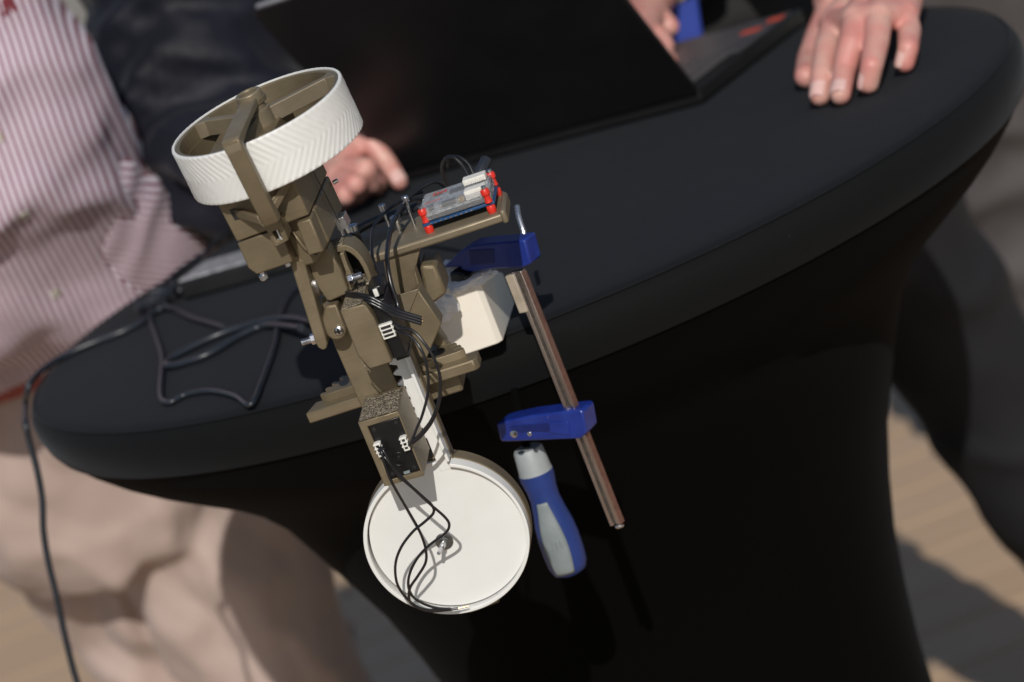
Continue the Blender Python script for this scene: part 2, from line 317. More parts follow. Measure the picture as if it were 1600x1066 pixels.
def jst(F,cx,y,cz,L,wd,parent,vert=True,h=4):
    """three-pin wire socket: white shell with ribs and dark slots"""
    mb=MB(F)
    q=(lambda a,b:(a,b)) if vert else (lambda a,b:(b,a))
    def bx(a0,a1,b0,b1,y0,y1):
        (x0,z0),(x1,z1)=q(a0,b0),q(a1,b1); mb.box(cx+min(x0,x1),cx+max(x0,x1),y0,y1,cz+min(z0,z1),cz+max(z0,z1))
    bx(-wd/2,-wd/2+.8,-L/2,L/2,y-h,y); bx(wd/2-.8,wd/2,-L/2,L/2,y-h,y); bx(-wd/2+.8,wd/2-.8,-L/2,-L/2+.9,y-h,y); bx(-wd/2+.8,wd/2-.8,L/2-.9,L/2,y-h,y)
    for k in range(-1,2):
        zz=k*L/3.4; bx(-wd/2-.5,wd/2+.5,zz-.45+L/7,zz+.25+L/7,y-h-.4,y-.5)
    s=mb.done('wire_socket',CONN,parent,bevel=.12)
    mb=MB(F)
    for k in range(-1,2):
        zz=k*L/3.4
        (x0,z0),(x1,z1)=q(-wd/2+.9,zz-.55),q(wd/2-.9,zz+.35); mb.box(cx+x0,cx+x1,y-h-.2,y-.3,cz+z0,cz+z1)
    mb.done('contact',CHIP,s); return s
JT=Matrix.Translation((-.0055,0,.0845))@Matrix.Rotation(R(3),4,'Y')@Matrix.Translation((.0055,0,-.0845))
jst(None,-5.3,-35.2,84.6,8.4,3.4,sv); jst(None,9.9,-35.2,83.4,8.4,3.4,sv)
# --- column
P().prism([(-15.8,96),(-16.4,137),(-16,160),(-13,167.5),(2,168.5),(18,167),(18,128),(8.6,118),(9.2,96)],2.1,20).done('column',OLIVE,rb,bevel=.7)
mb=P().box(-9,17,-1,19,167,168.6).box(3.4,15.4,-29.4,-1.2,166.8,167.7); mb.done('column_shoulder',ROUGH,rb,bevel=.5)
# --- upper servo housing
P().prism([(2.4,167.2),(15.8,166.6),(17.3,165.2),(19.0,157.3),(19.2,129),(5.4,129),(2.0,138.4),(2.2,150)],-30,2).done('servo_cover',OLIVE,rb,bevel=.8)
P().prism([(3.3,166.6),(15.2,165.9),(17,164.6),(3,165)],-29,2).done('rough_edge',ROUGH,rb)
mb=P()
for k in range(9): t=k/8; mb.tube([(2.2+t*3,-30.2-random.random(),138-9*t),(2.6+t*3,-31-random.random(),137.2-9*t-random.random()),(1.4+t*3.2,-30.6,136.8-9*t)],.22,n=5,sub=3)
mb.done('plastic_strings',OLIVE_LIT,rb)
s2=servo('servo_motor',None,rb,19.4,27.2,128.6,164.5,-25,3)
jst(None,22.6,-25,146.6,8.6,7.4,s2,h=3)
P().box(19.8,27.6,-22,2,126,128.4).done('servo_flange',BLACKP,rb,bevel=.3)
# --- shoulder lug with cross-head screw, side bar and bolt
P().prism([(-14.4,159)]+[( -8.4+6.2*math.cos(a),152+6.6*math.sin(a)) for a in [R(180+i*15) for i in range(0,13)]]+[(-2.2,166),(-9,167)],-13,3).done('shoulder_lug',OLIVE,rb,bevel=1.2)
def screwhead(mb,c,r,dirn=(0,-1,0)):
    q=Vector(dirn).normalized(); mb.cyl(c,q,r,.9,24,tip=.9)
mb=P(); screwhead(mb,(-6.6,-13,151),2.7); sh=mb.done('screw_head',STEEL,rb)
P().box(-7.2,-6.1,-15.0,-14.4,149.3,152.7).box(-8.3,-4.9,-15.0,-14.4,150.5,151.6).done('screw_slot',CHIP,sh)
BARP=[(-20.6,150.5),(-20.2,146.9),(-18.4,144.7),(-16,144.8),(-14.3,147.5),(-13.6,153),(-8.2,198),(-13.8,205),(-16.6,196)]
P().prism(BARP,-19,-7).done('side_bar',OLIVE,rb,bevel=.8)
mb=P(); hexnut(mb,(-20.5,-13,150.9),(-1,-.0,.0),3.3,3.1); mb.done('hex_nut',STEEL,rb,bevel=.25)
def thread(F,c,ax,r,L,parent,mat=STEEL):
    prof=[]; t=0
    while t<L: prof+=[(r*.84,t),(r,t+.25),(r*.84,t+.5)]; t+=.55
    return MB(F).lathe(prof,c,ax,n=20).done('bolt_thread',mat,parent,smooth=20)
thread(None,(-23.4,-13,150.9),(-1,0,0),2.1,5.8,rb)
# --- elbow: link from the head, hoop bracket, tab, nut and bolt
P().prism([(-9,196),(-10,186),(-9.6,178),(-7.6,168.5),(-5.5,167.6),(5.3,168.6),(6.6,172),(6.8,184),(4.6,198)],-9,4).done('elbow_link',OLIVE,rb,bevel=1)
P().cyl((-11.6,-4,178),(1,0,0),6.5,2.4,28).done('washer',STEEL,rb,bevel=.3)
outer=[(-2,192.2)]+[(9.2+0*i,193) for i in range(1)]+[(12,192.6),(14.6,190.4),(16.6,187.2),(18.0,183),(18.9,177),(18.6,164),(18.3,157)]
inner=[(15.8,157),(16.0,164),(16.1,177),(15.4,181.5),(14,185),(12.4,187.6),(10.6,189.2),(8.8,189.9),(-2,189.4)]
P().prism(outer+inner,3,22).done('hoop_bracket',OLIVE,rb,bevel=.5)
P().box(-2,17,24,26,158,191.5).done('hoop_shade_panel',BLACKP,rb)  # black panel, shade inside the hoop put into its colour
P().box(-1.5,9.8,4,19.5,192.3,193.6).done('rough_top',ROUGH,rb,bevel=.3)
tabp=[(8.2,191),(10.6,190.6),(10.3,184),(10.6,179),(10.4,172),(8.2,168.6),(4.2,168),(5.8,174),(7.6,180)]
P().prism(tabp,-4,2.6).done('elbow_tab',OLIVE,rb,bevel=.5)
mb=P(); hexnut(mb,(8.8,-8,176.2),(1,-.08,.0),3.3,3.2); mb.done('hex_nut',STEEL,rb,bevel=.25)
thread(None,(11.9,-8.2,176.2),(1,-.08,0),2.1,4.6,rb)
# --- turntable, cross bar, gear
P().prism([(-52.6,18),(-48,32.5),(54.6,32.5),(54.4,21),(52.2,18)],91.6,98.4,ax='z').done('cross_bar',OLIVE,rb,bevel=.9)
mb=P(); n=18; out=[]
for i in range(n):
    a=R(16)+R(148)*i/(n-1)
    for da,r in ((-.052,41.5),(-.030,46.8),(.030,46.8),(.052,41.5)): out.append((2.5+r*math.cos(a+da),17+r*math.sin(a+da)))
mb.prism(out,93.5,103.2,ax='z'); mb.done('ring_gear',OLIVE,rb,bevel=.4)
mb=P(); mb.ringprism(circ(30,35,5.6,28),circ(30,35,4.4,28),103.1,104,'z'); mb.cyl((30,35,102.9),(0,0,1),5,.4,28); mb.done('gear_socket',BLACKP,rb)
P().box(-14,38,30,62,77.5,91.5).done('turntable_base',OLIVE,rb,bevel=1.5)
P().box(-16,20,33,62,101,107).done('turntable_top',OLIVE,rb,bevel=1)
# --- post and gusset carrying the plate
def dpoly(pts,y): return [(lambda q:(q[0],q[2]))(dp(x,y_,y)) for x,y_ in pts]
P().prism(dpoly([(654,453),(690,506),(672,548),(655,590),(645,600),(627,585),(622,500),(628,476)],30),30,44).done('gusset_block',OLIVE,rb,bevel=.8)
P().prism(dpoly([(620,462),(654,452),(640,488),(629,500),(622,492)],28.6),29.0,29.8).done('gusset_lit_facet',OLIVE_LIT,rb,bevel=.3)  # thin lighter sheet, sunlight on the gusset's top facet put into its colour
P().prism(dpoly([(597,398),(658,384),(648,425),(656,452),(624,464),(607,452)],58),58,88).done('plate_post',OLIVE,rb,bevel=.8)
P().prism(dpoly([(647,422),(657,450),(677,508),(697,538),(700,552),(690,556),(664,520),(650,460)],44),45,56).done('slanted_strut',OLIVE,rb,bevel=.8)
P().prism(dpoly([(657,409),(682,407),(700,452),(676,470),(665,450)],70),62,88).done('clamp_foot',OLIVE,rb,bevel=2)
# --- electronics plate (nearly level) with raised right edge
SH=Matrix.Translation((-.0069,.034,-.010))
def PP(): return MB(SH)
PP().prism([(-12,22),(-12,66),(4,74),(60,72),(99,64),(100,20),(60,20),(20,22)],170.6,176,ax='z').done('electronics_plate',OLIVE_LIT,rb,bevel=1.4)
PP().prism([(98.5,20),(98.5,54),(101.6,54),(102.4,19),(100,18)],169.8,178,ax='z').done('plate_lip',OLIVE_LIT,rb,bevel=1.6)
# --- controller box on red spacers
cb=PP().box(52,97,28,60,180.6,182.2).done('controller_board',PCB,rb,bevel=.2)
tag(cb,'blue circuit board in a clear case on red spacers')
PP().box(53,96.4,28.6,59.5,182.4,190.6).done('clear_case',ACRYL,cb,bevel=1.2)
PP().box(53.4,96,29.4,59,185.6,186.8).done('upper_board',varmat('grey shield board',(.16,.20,.24),(.52,.54,.55),420,.4),cb)
mb=PP()
for x,y,z0,wx,wy,h in ((60,36,182.3,6,5,1.6),(72,40,182.3,9,8,1.4),(84,36,182.3,5,4,2),(58,50,182.3,4,4,2),(66,33,186.9,9,2.6,1.8),(57,35,186.9,4,3,1),(70,48,186.9,10,7,1.2),(88,50,186.9,6,6,1.5),(60,52,186.9,5,4,1.4)): mb.box(x,x+wx,y,y+wy,z0,z0+h)
mb.done('chip',CHIP,cb,bevel=.15)
mb=PP()
for x,y in ((65,31.5),(75.2,31.5),(78,33),(57,31)): mb.box(x,x+1.6,y,y+2.2,186.9,188.9)
for i in range(9): mb.box(56+i*3.2,57.6+i*3.2,27.86,28.0,180.9,181.5)
mb.done('solder_joint',STEEL,cb)
PP().box(81.5,94.5,29.4,37,187,192.6).done('white_plug',CONN,cb,bevel=.5)
mb=PP().box(80,94,47,55,190.7,194.2)
for i in range(5): mb.box(81+i*2.6,82.6+i*2.6,45.6,47,191.2,193.6)
mb.done('pin_header',CONN,cb,bevel=.3)
PP().box(77,79,31,33,187,190.4).box(79.2,80.4,31,33,187,190).done('capacitor',varmat('amber capacitor',(.25,.16,.06),(.35,.25,.1),100,.3),cb,bevel=.2)
mb=PP()
for k in range(4): mb.box(60+k*2.4,61.6+k*2.4,50,54,190.66,190.8)
for k in range(5): mb.box(56+k*2,57.2+k*2,38,40,190.66,190.8)
mb.done('red_print',REDB,cb)
for x,y in ((54.6,30.2),(93.8,28.4),(95.4,58)):
    q=PP(); q.lathe([(2.5,176),(2.7,176.8),(2.7,180),(2.4,180.5)],(x,y,0)); q.lathe([(2.1,182.3),(2.4,182.8),(2.1,183.6),(1.9,186.4),(2.0,187),(2.7,187.6),(2.7,190.2),(2.1,191)],(x,y,0)); o=q.done('red_spacer',RED,cb)
    PP().cyl((x,y,191),(0,0,1),1.5,1.8,16,tip=.3).done('screw',STEEL,o)
# --- screws standing on the plate
for x,y,h,r in ((0,52,14,1.7),(6,56,9,2.4),(27,56,15,1.6),(43,50,17,1.6),(33,52,7,2.6)):
    mb=PP(); mb.cyl((x,y,176),(.05,0,1),r*.62,h,14); mb.cyl((x+.05*h,y,176+h-1),(.05,0,1),r*1.3,3.6,12,tip=.8); mb.done('standing_screw',STEEL,rb,bevel=.15)
# ================================================================== head block under the wheel
hd=rb
PU().prism([(-32.8,-20),(-33.2,-55.4),(11.6,-56.2),(13,-20)],-34,28).done('head_block_upper',OLIVE,rb,bevel=.9)
PU().prism([(-33.4,-56.2),(-34.6,-72),(-31.8,-77.2),(-9.6,-78),(-7.5,-57)],-34,26).done('head_block_lower',OLIVE,rb,bevel=.9)
PU().prism([(-10,-57),(-10.5,-79),(-13,-86),(-2,-87.5),(4,-84),(11,-78),(12,-57)],-23,27).done('head_block_core',OLIVE,rb,bevel=1.4)
PU().prism([(3.6,-57.2),(1.2,-77),(10.4,-78),(12.2,-57.3)],-37,-24).done('head_block_cover',OLIVE,rb,bevel=1)
PU().box(-31,10.5,-20,26,-20,-8).done('wheel_seat',OLIVE,rb,bevel=.8)
mb=PU(); mb.tube([(-8,-21,-60),(-4.5,-24,-68),(-3,-24,-76),(-1,-23.5,-80)],1.3); mb.tube([(-2,-23.4,-80.6),(1,-24,-82.8),(4.5,-23,-81.5)],1.1); mb.done('core_rib',OLIVE,rb)
# front post and its foot
PU().loft([[(x0,y0,z),(x1,y0,z),(x1,y1,z),(x0,y1,z)] for z,x0,x1,y0,y1 in ((7,-4.2,6.2,-63,-57),(0,-4.2,6.0,-63,-57),(-30,-5.8,3.8,-60,-53),(-44.5,-6.6,2.6,-57.5,-49.5),(-47,-6.2,2.2,-56,-49))]).done('front_post',OLIVE,rb,bevel=1)
PU().ringprism([(-10.4,-48.5),(-.6,-49.2),(-1.4,-61.4),(-10.2,-62.4)],[(-7.9,-53.6),(-4,-53.8),(-4.4,-59.8),(-7.9,-59.6)],-46,-40).done('screw_clip',OLIVE,rb,bevel=.6)
PU().box(-8.6,-3.6,-40.4,-39.6,-60.6,-53).done('clip_slot',CHIP,rb)
PU().box(-9.5,-1.5,-40,-33.5,-60.5,-49.5).done('clip_root',OLIVE,rb)
mb=PU(); mb.cyl((-6,-42,-53.5),(0,-.15,-1),1.1,6,14); mb.cyl((-6,-42.9,-59),(0,-.15,-1),2.3,1.8,20,tip=1); mb.done('clip_screw',STEEL,rb)
def ridge(a,b,w,h): 
    a=Vector(a);b=Vector(b); up=Vector((0,0,h/2)); nn=(b-a).cross(Vector((0,0,1))).normalized()*w/2
    return [[tuple(p+nn+up),tuple(p-nn+up),tuple(p-nn-up),tuple(p+nn-up)] for p in (a,b)]
for a,b,w_,h in (((-9,-50,-43.5),(-25.5,-33.5,-39.8),2.2,5.4),((-4,-50,-40.5),(11.5,-35.5,-31.5),2,3),((-3,-49.5,-38),(-4.5,-38,-28),2.4,3),((-2,-50,-42.5),(11,-34,-33.5),1.6,4.5)):
    PU().loft(ridge(a,b,w_,h)).done('brace_arm',OLIVE,rb,bevel=.6)
PU().box(-28.3,-24.8,-34.15,-33.6,-43.5,-36.5).done('brace_slot',CHIP,rb)
PU().prism([(7,-31),(12.4,-31),(12.4,-34),(8,-35)],-36.5,-34).done('brace_pad',OLIVE,rb,bevel=.5)
mb=PU(); mb.cyl((-29.4,-31,-74),(-.05,0,-1),1.4,7,14); mb.cyl((-29.8,-31,-79.4),(-.05,0,-1),2.5,2.4,20,tip=1.2); mb.done('hanging_screw',STEEL,rb)
PU().cyl((-13.8,-31,-77.5),(0,0,-1),1.6,2.4,14,tip=.6).done('small_screw',STEEL,rb)
PU().box(12.9,13.3,2,2.5,-78,-20).done('side_seam',CHIP,rb)
mb=PU(); mb.box(9,15,6,16,-84,-77); mb.cyl((12.6,25,-62),(1,.3,.1),1.3,3,12,tip=.5); mb.cyl((11,12,-84),(.2,0,-1),1.2,5,10); mb.done('side_screw',STEEL,rb,bevel=.2)
# wheel: olive rim and spokes, white herringbone tyre
wr=PW(); prof_o=circ(0,0,49.6,128); prof_i=circ(0,0,47.0,128)
wr.ringprism(prof_o,prof_i,-28.5,-.6,'z'); wheel=wr.done('ribbed_wheel',OLIVE,rb,bevel=.5)
PW().ringprism(circ(0,0,47.0,128),circ(0,0,46.5,128),-28,-9.5,'z').done('inner_liner',OLIVE,wheel)
PW().prism(circ(0,0,47,96),-28.6,-27,'z').done('wheel_floor',OLIVE,wheel)
for ang in (149,26,268):
    c,s_=math.cos(R(ang)),math.sin(R(ang)); q=lambda r,t:(r*c-t*s_,r*s_+t*c)
    PW().prism([q(6,-2.6),q(42,-2.4),q(44.5,-4.6),q(47.4,-6.5),q(47.4,6.5),q(44.5,4.6),q(42,2.4),q(6,2.6)],-9.5,-.3,'z').done('spoke',OLIVE_LIT,wheel,bevel=.4)
PW().lathe([(8.2,-12),(8.2,.8),(7.4,1.4),(6.6,1.4),(6.6,3.6),(6,4)],n=40).done('hub',OLIVE_LIT,wheel)
PW().prism([(-30,-16),(-6,-10),(-8,-4),(-34,-8)],-20,-16,'z').done('wheel_insert',OLIVE,wheel,bevel=.5)
mb=PW(); mb.prism([(4,-12),(30,-4),(40,-16),(14,-30)],-22,-15.5,'z'); mb.done('wheel_insert',OLIVE,wheel,bevel=.7)
PW().prism([(6,-16),(34,-9),(33,-13),(8,-21)],-15.4,-14.6,'z').done('rough_insert',ROUGH,wheel)
mb=PW(); mb.cyl((-33,-10,-19),(0,0,1),1.5,5,12); mb.done('wheel_screw',STEEL,wheel)
NT=76; K=8; NA=NT*K; ZS=[0,-.5]+[-.5-28.8*i/24 for i in range(1,25)]+[-29.8]
mb=PW(); rings=[]
for z in [-.0]+ZS:
    tri=min(1,max(0,-z/29.8)); sh=(.5-abs(tri-.5))*2*.235; ring=[]
    for i in range(NA):
        a=2*PI*i/NA; ph=((a-sh)*NT/(2*PI))%1.0
        t=max(0,1-abs(ph-.5)*3.4); edge=.0 if z>-.2 or z<-29.6 else 1
        r=51.3+((.30+.22*noise.noise(Vector((a*9,z*.2,1))))*min(1,t*1.6))*(.75 if not edge else 1)-(.35 if not edge else 0)
        ring.append((r*math.cos(a),r*math.sin(a),z if z else 0))
    rings.append(ring)
rings=rings[1:]
inner=lambda z:[(49.7*math.cos(2*PI*i/NA),49.7*math.sin(2*PI*i/NA),z) for i in range(NA)]
rings=[inner(-29.6)]+[inner(0)]+rings+[inner(-29.6)]
mb.loft(rings,False); mb.done('white_tyre',WHITE,wheel,smooth=42)
# bar from hub over the rim
PW().loft([[(x0,y,z0),(x1,y,z0),(x1,y,z1),(x0,y,z1)] for y,x0,x1,z0,z1 in ((-3,-5.6,4.8,4.2,8.6),(-30,-5.2,5.4,4.2,8.6),(-57,-4.4,6.2,3.0,8.6),(-61.5,-4.2,6.2,1.6,8.2),(-63,-4,6,0.2,6.2))]).done('top_bar',OLIVE_LIT,rb,bevel=.9)
mb=PW(); mb.ringprism(circ(-.4,2,7.6,40),circ(-.4,2,5.2,40),4.0,11.6,'z'); mb.done('top_bar_eye',OLIVE_LIT,rb,bevel=.9)
mb=PW(); mb.ringprism(circ(-.4,2,8.6,40),circ(-.4,2,7.2,40),4.0,7.4,'z'); mb.cyl((-.4,2,3),(0,0,1),4.6,4.4,32); mb.done('top_bar_boss',OLIVE,rb,bevel=.6)
# ------------------------------------------------------------------ wires of the arm
def wire(pts,r=.85,name='wire',mat=RUBBER,n=8,sub=6):
    return P().tube([dp(*p) for p in pts],r,n=n,sub=sub).done(name,mat,rb,smooth=80)
for off in (0,1,2):   # three-core ribbon with its cut end
    o=off*4.5
    pts=[(528-off,450+o*.6,6),(546,458+o*.8,-12),(572,462+o,-24),(598,474+o,-27),(624,486+o,-32),(658.5,497+o,-36)]
    wire(pts,1.12,'ribbon_core')
    e=dp(659.5,497.4+o,-36.2); P().sphere(e,(.42,.42,.42)).done('copper_end',COPW,rb)
wire([(617,505,-26),(625,511,-32),(645,517,-36),(665,539,-40),(681,566,-42),(688,596,-42),(685,627,-43),(674,656,-43),(656,679,-43),(643,690,-41),(638,691,-37)],.85)
wire([(617,509,-26),(627,514,-32),(648,520,-35),(667,542,-39),(682,568,-41),(689,597,-41),(686.5,628,-42),(676,658,-42),(658,682,-42),(644,693,-40),(638,694,-37)],.8)
wire([(617,515,-26),(628,520,-31),(643,527,-34),(658,546,-38),(667,573,-40),(669,611,-41),(660,648,-42),(651,670,-42),(642,692,-41),(637,697,-37)],.85)
HY=-37
wire([(590,699,HY),(596,706,-42),(600,721,-43),(608,745,-42),(619,766,-40),(637,797,-34),(656,831,-28),(665,858,-25),(665,879,-23),(653,900,-20),(641,918,-17),(639,934,-15),(645,945,-12),(663,952,-10),(685,953,-8),(703,951,-7)],.85)
wire([(592,696,HY),(600,706,-42),(619,739,-43),(645,763,-41),(671,787,-38),(695,808,-35),(702,821,-33),(695,834,-30),(671,852,-27),(653,871,-24),(641,894,-21),(638,915,-18),(645,932,-14),(661,943,-11),(682,950,-9),(705,952,-7)],.85)
wire([(591,702,HY),(604,718,-43),(632,750,-42),(658,774,-40),(675,790,-38),(677,802,-36),(663,816,-33),(645,831,-30),(627,855,-26),(618,881,-22),(620,910,-19),(632,931,-15),(650,947,-11),(671,955,-9),(698,953.5,-7),(716,950.5,-6)],.85)
wire([(714,951,-6),(724,949,-5.5),(732,947,-5)],.55,'bare_wire_end',COPW)
# from the controller down to the shoulder
wire([(700,296,104),(680,284,100),(650,299,92),(627,323,78),(611,355,48.4),(605,389,22.5),(605,412,7.7),(611,444,0),(622,478,-4),(619,500,-12)],1.25)
wire([(660,300,100),(640,306,94),(626,314,88),(603,331,78),(584,355,55.8),(581,389,33.6),(585,412,22.5),(598,439,11.4),(609,458,4),(618,484,-6)],1.0)
wire([(662,312,94),(645,312,90),(628,325,80),(613,357,50.25),(607,390,24.35),(607,414,9.55),(613,446,1),(624,480,-4)],.9)
P().tube([dp(*p) for p in [(604,480,-12),(606,470,-6),(612,476,-4)]],2.6).done('plug_body',BLACKP,rb)
P().box(19,27,-20,0,165,171).done('plug_top',BLACKP,rb,bevel=.8)
P().box(22,24.5,-21.5,-19,165.5,170).done('plug_latch',CONN,rb,bevel=.3)
wire([(735,280,108),(722,258,114),(706,245,118),(694,252,122),(692,270,126),(702,296,128)],1.3)
wire([(742,278,108),(732,257,113),(716,245,117),(703,248,122),(700,262,126)],1.0)
P().tube([dp(*p) for p in [(748,276,120),(753,264,124),(760,250,130)]],3.6,n=14).done('cable_plug',CABLE,rb)
wire([(655,322,98),(630,331,100),(600,340,102),(572,352,100),(545,370,94),(525,392,86)],2.6,'thick_cable',CABLE,12)
# ================================================================== mounting block, paper, clamp
bk=Matrix.Translation((-.0455,-.4195,0))@Matrix.Rotation(R(-10.6),4,'Z')
mbk=empty('mounting_block',bk,'cream white wedge block clamped onto the table rim behind the arm','block')
# profile runs from front face to the low back; verts: front face vertical
def wedge():
    mb=MB(k=.001)
    fl=[(-46,0,0),(-3,0,0),(-9,0,44),(-46,0,44)]
    prof=[[( -46,0,.5),(-3.2,0,.5),(-3.6,0,41.5),(-6,1,44),(-46,1,44)],[(-46,88,.5),(0,88,.5),(0,88,22),(-4,88,25),(-46,88,25)]]
    mid=[(-46,3.4,.5),(0,3.4,.5),(0,3.4,40),(-3,4,43.3),(-46,4,43.3)]
    mb.loft([prof[0],mid,prof[1]]); return mb
wedge().done('block_body',BLOCKW,mbk,bevel=.6,smooth=20)
def crumple(name,c,r,seed,label):
    mb=MB(k=1); n=20; m=12; rings=[]
    for j in range(m+1):
        a=PI*(.04+.92*j/m); ring=[]
        for i in range(n):
            b=2*PI*i/n; d=Vector((math.sin(a)*math.cos(b),math.sin(a)*math.sin(b),math.cos(a)))
            k=1+.45*noise.noise(d*1.7+Vector((seed,0,0)))+.25*noise.noise(d*4+Vector((seed,3,0)))
            ring.append((r[0]*d.x*k,r[1]*d.y*k,r[2]*d.z*k))
        rings.append(ring)
    mb.loft(rings); o=mb.done(name,PAPER,None,smooth=25); o.location=c; tag(o,label,'paper'); return o
crumple('paper_pad',at(694,478,-.425),(.0075,.005,.0085),1,'crumpled white paper pad against left side of cream block')
crumple('paper_pad',at(699,429,-.40),(.008,.007,.008),5,'small crumpled paper ball under the tip of the upper blue jaw')
crumple('paper_pad',at(733,440,-.41),(.017,.010,.0045),9,'flat folded white paper pressed between cream block and blue jaw')
# clamp frame: jaw direction runs left and back
cl=Matrix.Translation(at(820,415,-.437))@Matrix.Rotation(R(-36),4,'Z')
clamp=empty('bar_clamp',cl,'blue bar clamp with long brassy rail gripping the table rim','clamp')
ci=cl.inverted()
def cpt(px,py,Y): return ci@at(px,py,Y)
def JP(pts,y0,y1,name,mat,bev=1.2,yb=-.437,parent=clamp):
    pl=[]
    Mx=np.array(cl.to_3x3()); O=np.array(cl.translation)
    for px,py in pts:
        d=Mx.T@ray(px,py); o=Mx.T@(CAM-O); t=(0-o[1])/d[1]; q=(o+d*t)*1000; pl.append((q[0],q[2]))
    return MB().prism(pl,y0,y1).done(name,mat,parent,bevel=bev)
JP([(694,417),(722,390),(738,382),(760,379),(800,376),(822,373),(832,411),(818,417),(775,419),(738,424),(724,421),(722,416)],-2,12,'upper_jaw',BLUE,1.6)
JP([(735,389),(775,387),(775,409),(739,413)],-2.6,-1.8,'jaw_recess',varmat('dark blue jaw recess paint',(.006,.013,.10),(.008,.018,.13),90,.4),.5)
JP([(708,421),(724,421),(738,430),(728,440),(712,438)],-6,7,'jaw_pad',RUBBER,1.5)
JP([(784,655),(800,650),(838,642),(914,633),(919,636),(925,669),(916,678),(800,683),(791,682)],-7.5,8,'lower_jaw',BLUE,1.6)
JP([(806,658),(868,652),(868,666),(812,668)],-8.0,-7.2,'jaw_recess',varmat('dark blue recess',(.006,.015,.12),(.008,.02,.15),90,.4),.4)
JP([(868,652),(896,650),(900,672),(868,668)],-8.2,-7.2,'jaw_plate',BLUE,.4)
MB().cyl(tuple(cpt(811,671,-.43)*1000+Vector((0,-6,0))),(0,-1,0),2.4,1.2,20,tip=.5).done('rivet',STEEL,clamp)
MB().cyl(tuple(cpt(834,672,-.43)*1000+Vector((0,-5,0))),(0,-1,0),1.5,1,20,tip=.5).done('rivet',STEEL,clamp)
# rail, an H section with ribbed edge
z0=cpt(962,822,-.437).z*1000; x1=cpt(962,822,-.437).x*1000
def rail(x0,x1_,y0,y1,za,zb,name,mat,bev=.3):
    mb=MB(); mb.loft([[(x0,y0,z),(x1_,y0,z),(x1_,y1,z),(x0,y1,z)] for z in (za,zb)]); return mb.done(name,mat,clamp,bevel=bev)
RX=-5.5
rail(RX-4.4,RX-2.0,-3,2.4,z0,-2,'rail_flange',COPPER); rail(RX-2.0,RX+.6,-1.4,1.6,z0+.6,-2,'rail_web',DSTEEL,.1)
rail(RX+.6,RX+3.2,-3,2.4,z0,-2,'rail_flange',COPPER)
mb=MB(); nn=int((-2-z0)/1.5)
for i in range(nn): zz=z0+i*1.5; mb.box(RX+3.0,RX+3.8,-2.8,2.2,zz+.2,zz+1.1)
mb.done('rail_ribs',RAILRED,clamp)
rail(RX-8.8,RX-2.6,-3.8,2.2,-28,-3,'rail_reflection',varmat('pale block reflection on the rail',(.36,.31,.24),(.46,.40,.32),120,.4),.5)  # pale strip painted as the cream block's reflection in the rail
mb=MB().cyl((RX+1.4,-1.5,z0-.5),(0,-.3,-1),2.9,1.2,24,tip=1.4); mb.done('rail_end_stop',STEEL,clamp,bevel=.3)
# screw and handle
a=cpt(802,604,-.392)*1000; b=cpt(823,698,-.397)*1000
mb=MB().tube([tuple(a+Vector((0,0,-1))),tuple(b)],2.6,n=14,sub=1); mb.done('clamp_screw',SKIRT_SHADE,clamp)
h0=cpt(824,700,-.397)*1000; h1=cpt(893,897,-.397)*1000; ax=(h1-h0); L_=ax.length; ax=tuple(ax)
def hl(prof,name,mat,parent=clamp,n=40): return MB().lathe(prof,tuple(h0),ax,n=n).done(name,mat,parent,smooth=50)
hl([(8.6,0),(9.6,1.2),(10.6,14),(11.2,17.5)],'handle_collar',COLLAR)
T=L_/94
grip=hl([(11.3,17.6*T),(11.2,22*T),(9.9,30*T),(9.6,37*T),(10.8,46*T),(12.6,56*T),(13.4,66*T),(13.3,78*T),(12.6,86*T),(10.8,91*T),(6,93.5*T)],'handle_grip',BLUEH)
# grey soft inlay on the camera side of the grip
mb=MB(); q=Vector(ax).normalized().to_track_quat('Z','Y'); zz=Vector((0,-1,.1)); ua=q.inverted()@zz; th0=math.atan2(ua.y,ua.x)
def gr(t):
    ks=[(17.6,11.3),(22,11.2),(30,9.9),(37,9.6),(46,10.8),(56,12.6),(66,13.4),(78,13.3),(86,12.6),(91,10.8)]
    for (t0,r0),(t1,r1) in zip(ks,ks[1:]):
        if t<=t1: return r0+(r1-r0)*(t-t0)/(t1-t0)
    return 10.8
rows=[]
for i in range(25):
    t=37+i*52/24; wd=.30+.30*math.sin(PI*min(1,max(0,(t-34)/70))); 
    rows.append([mb.v(tuple(h0+q@Vector(((gr(t)+.35)*math.cos(th0-.32+wd*k/4),(gr(t)+.35)*math.sin(th0-.32+wd*k/4),t*T)))) for k in range(-4,5)])
for r0,r1 in zip(rows,rows[1:]):
    for i in range(8): mb.face([r0[i],r0[i+1],r1[i+1],r1[i]])
o=mb.done('grip_inlay',GREYH,grip,smooth=70); sm=o.modifiers.new('thick','SOLIDIFY'); sm.thickness=.0007; sm.offset=1
mb=MB()
for k in range(4):
    for z_,hh in ((67,5.5),):
        cc=th0-.32+(k-1.5)*.19; pts=[]
        mb.tube([tuple(h0+q@Vector(((gr(t)+1.0)*math.cos(cc),(gr(t)+1.0)*math.sin(cc),t*T))) for t in (z_-hh/2,z_+hh/2)],.5,n=6,sub=1)
mb.done('embossed_marks',GREYH,grip)
MB(k=1).tube([at(808,322,-.36),at(811,340,-.365),at(818,362,-.37),at(821,378,-.372)],.0016,n=10).done('clamp_wire',STEEL,clamp).matrix_parent_inverse=clamp.matrix_world.inverted()
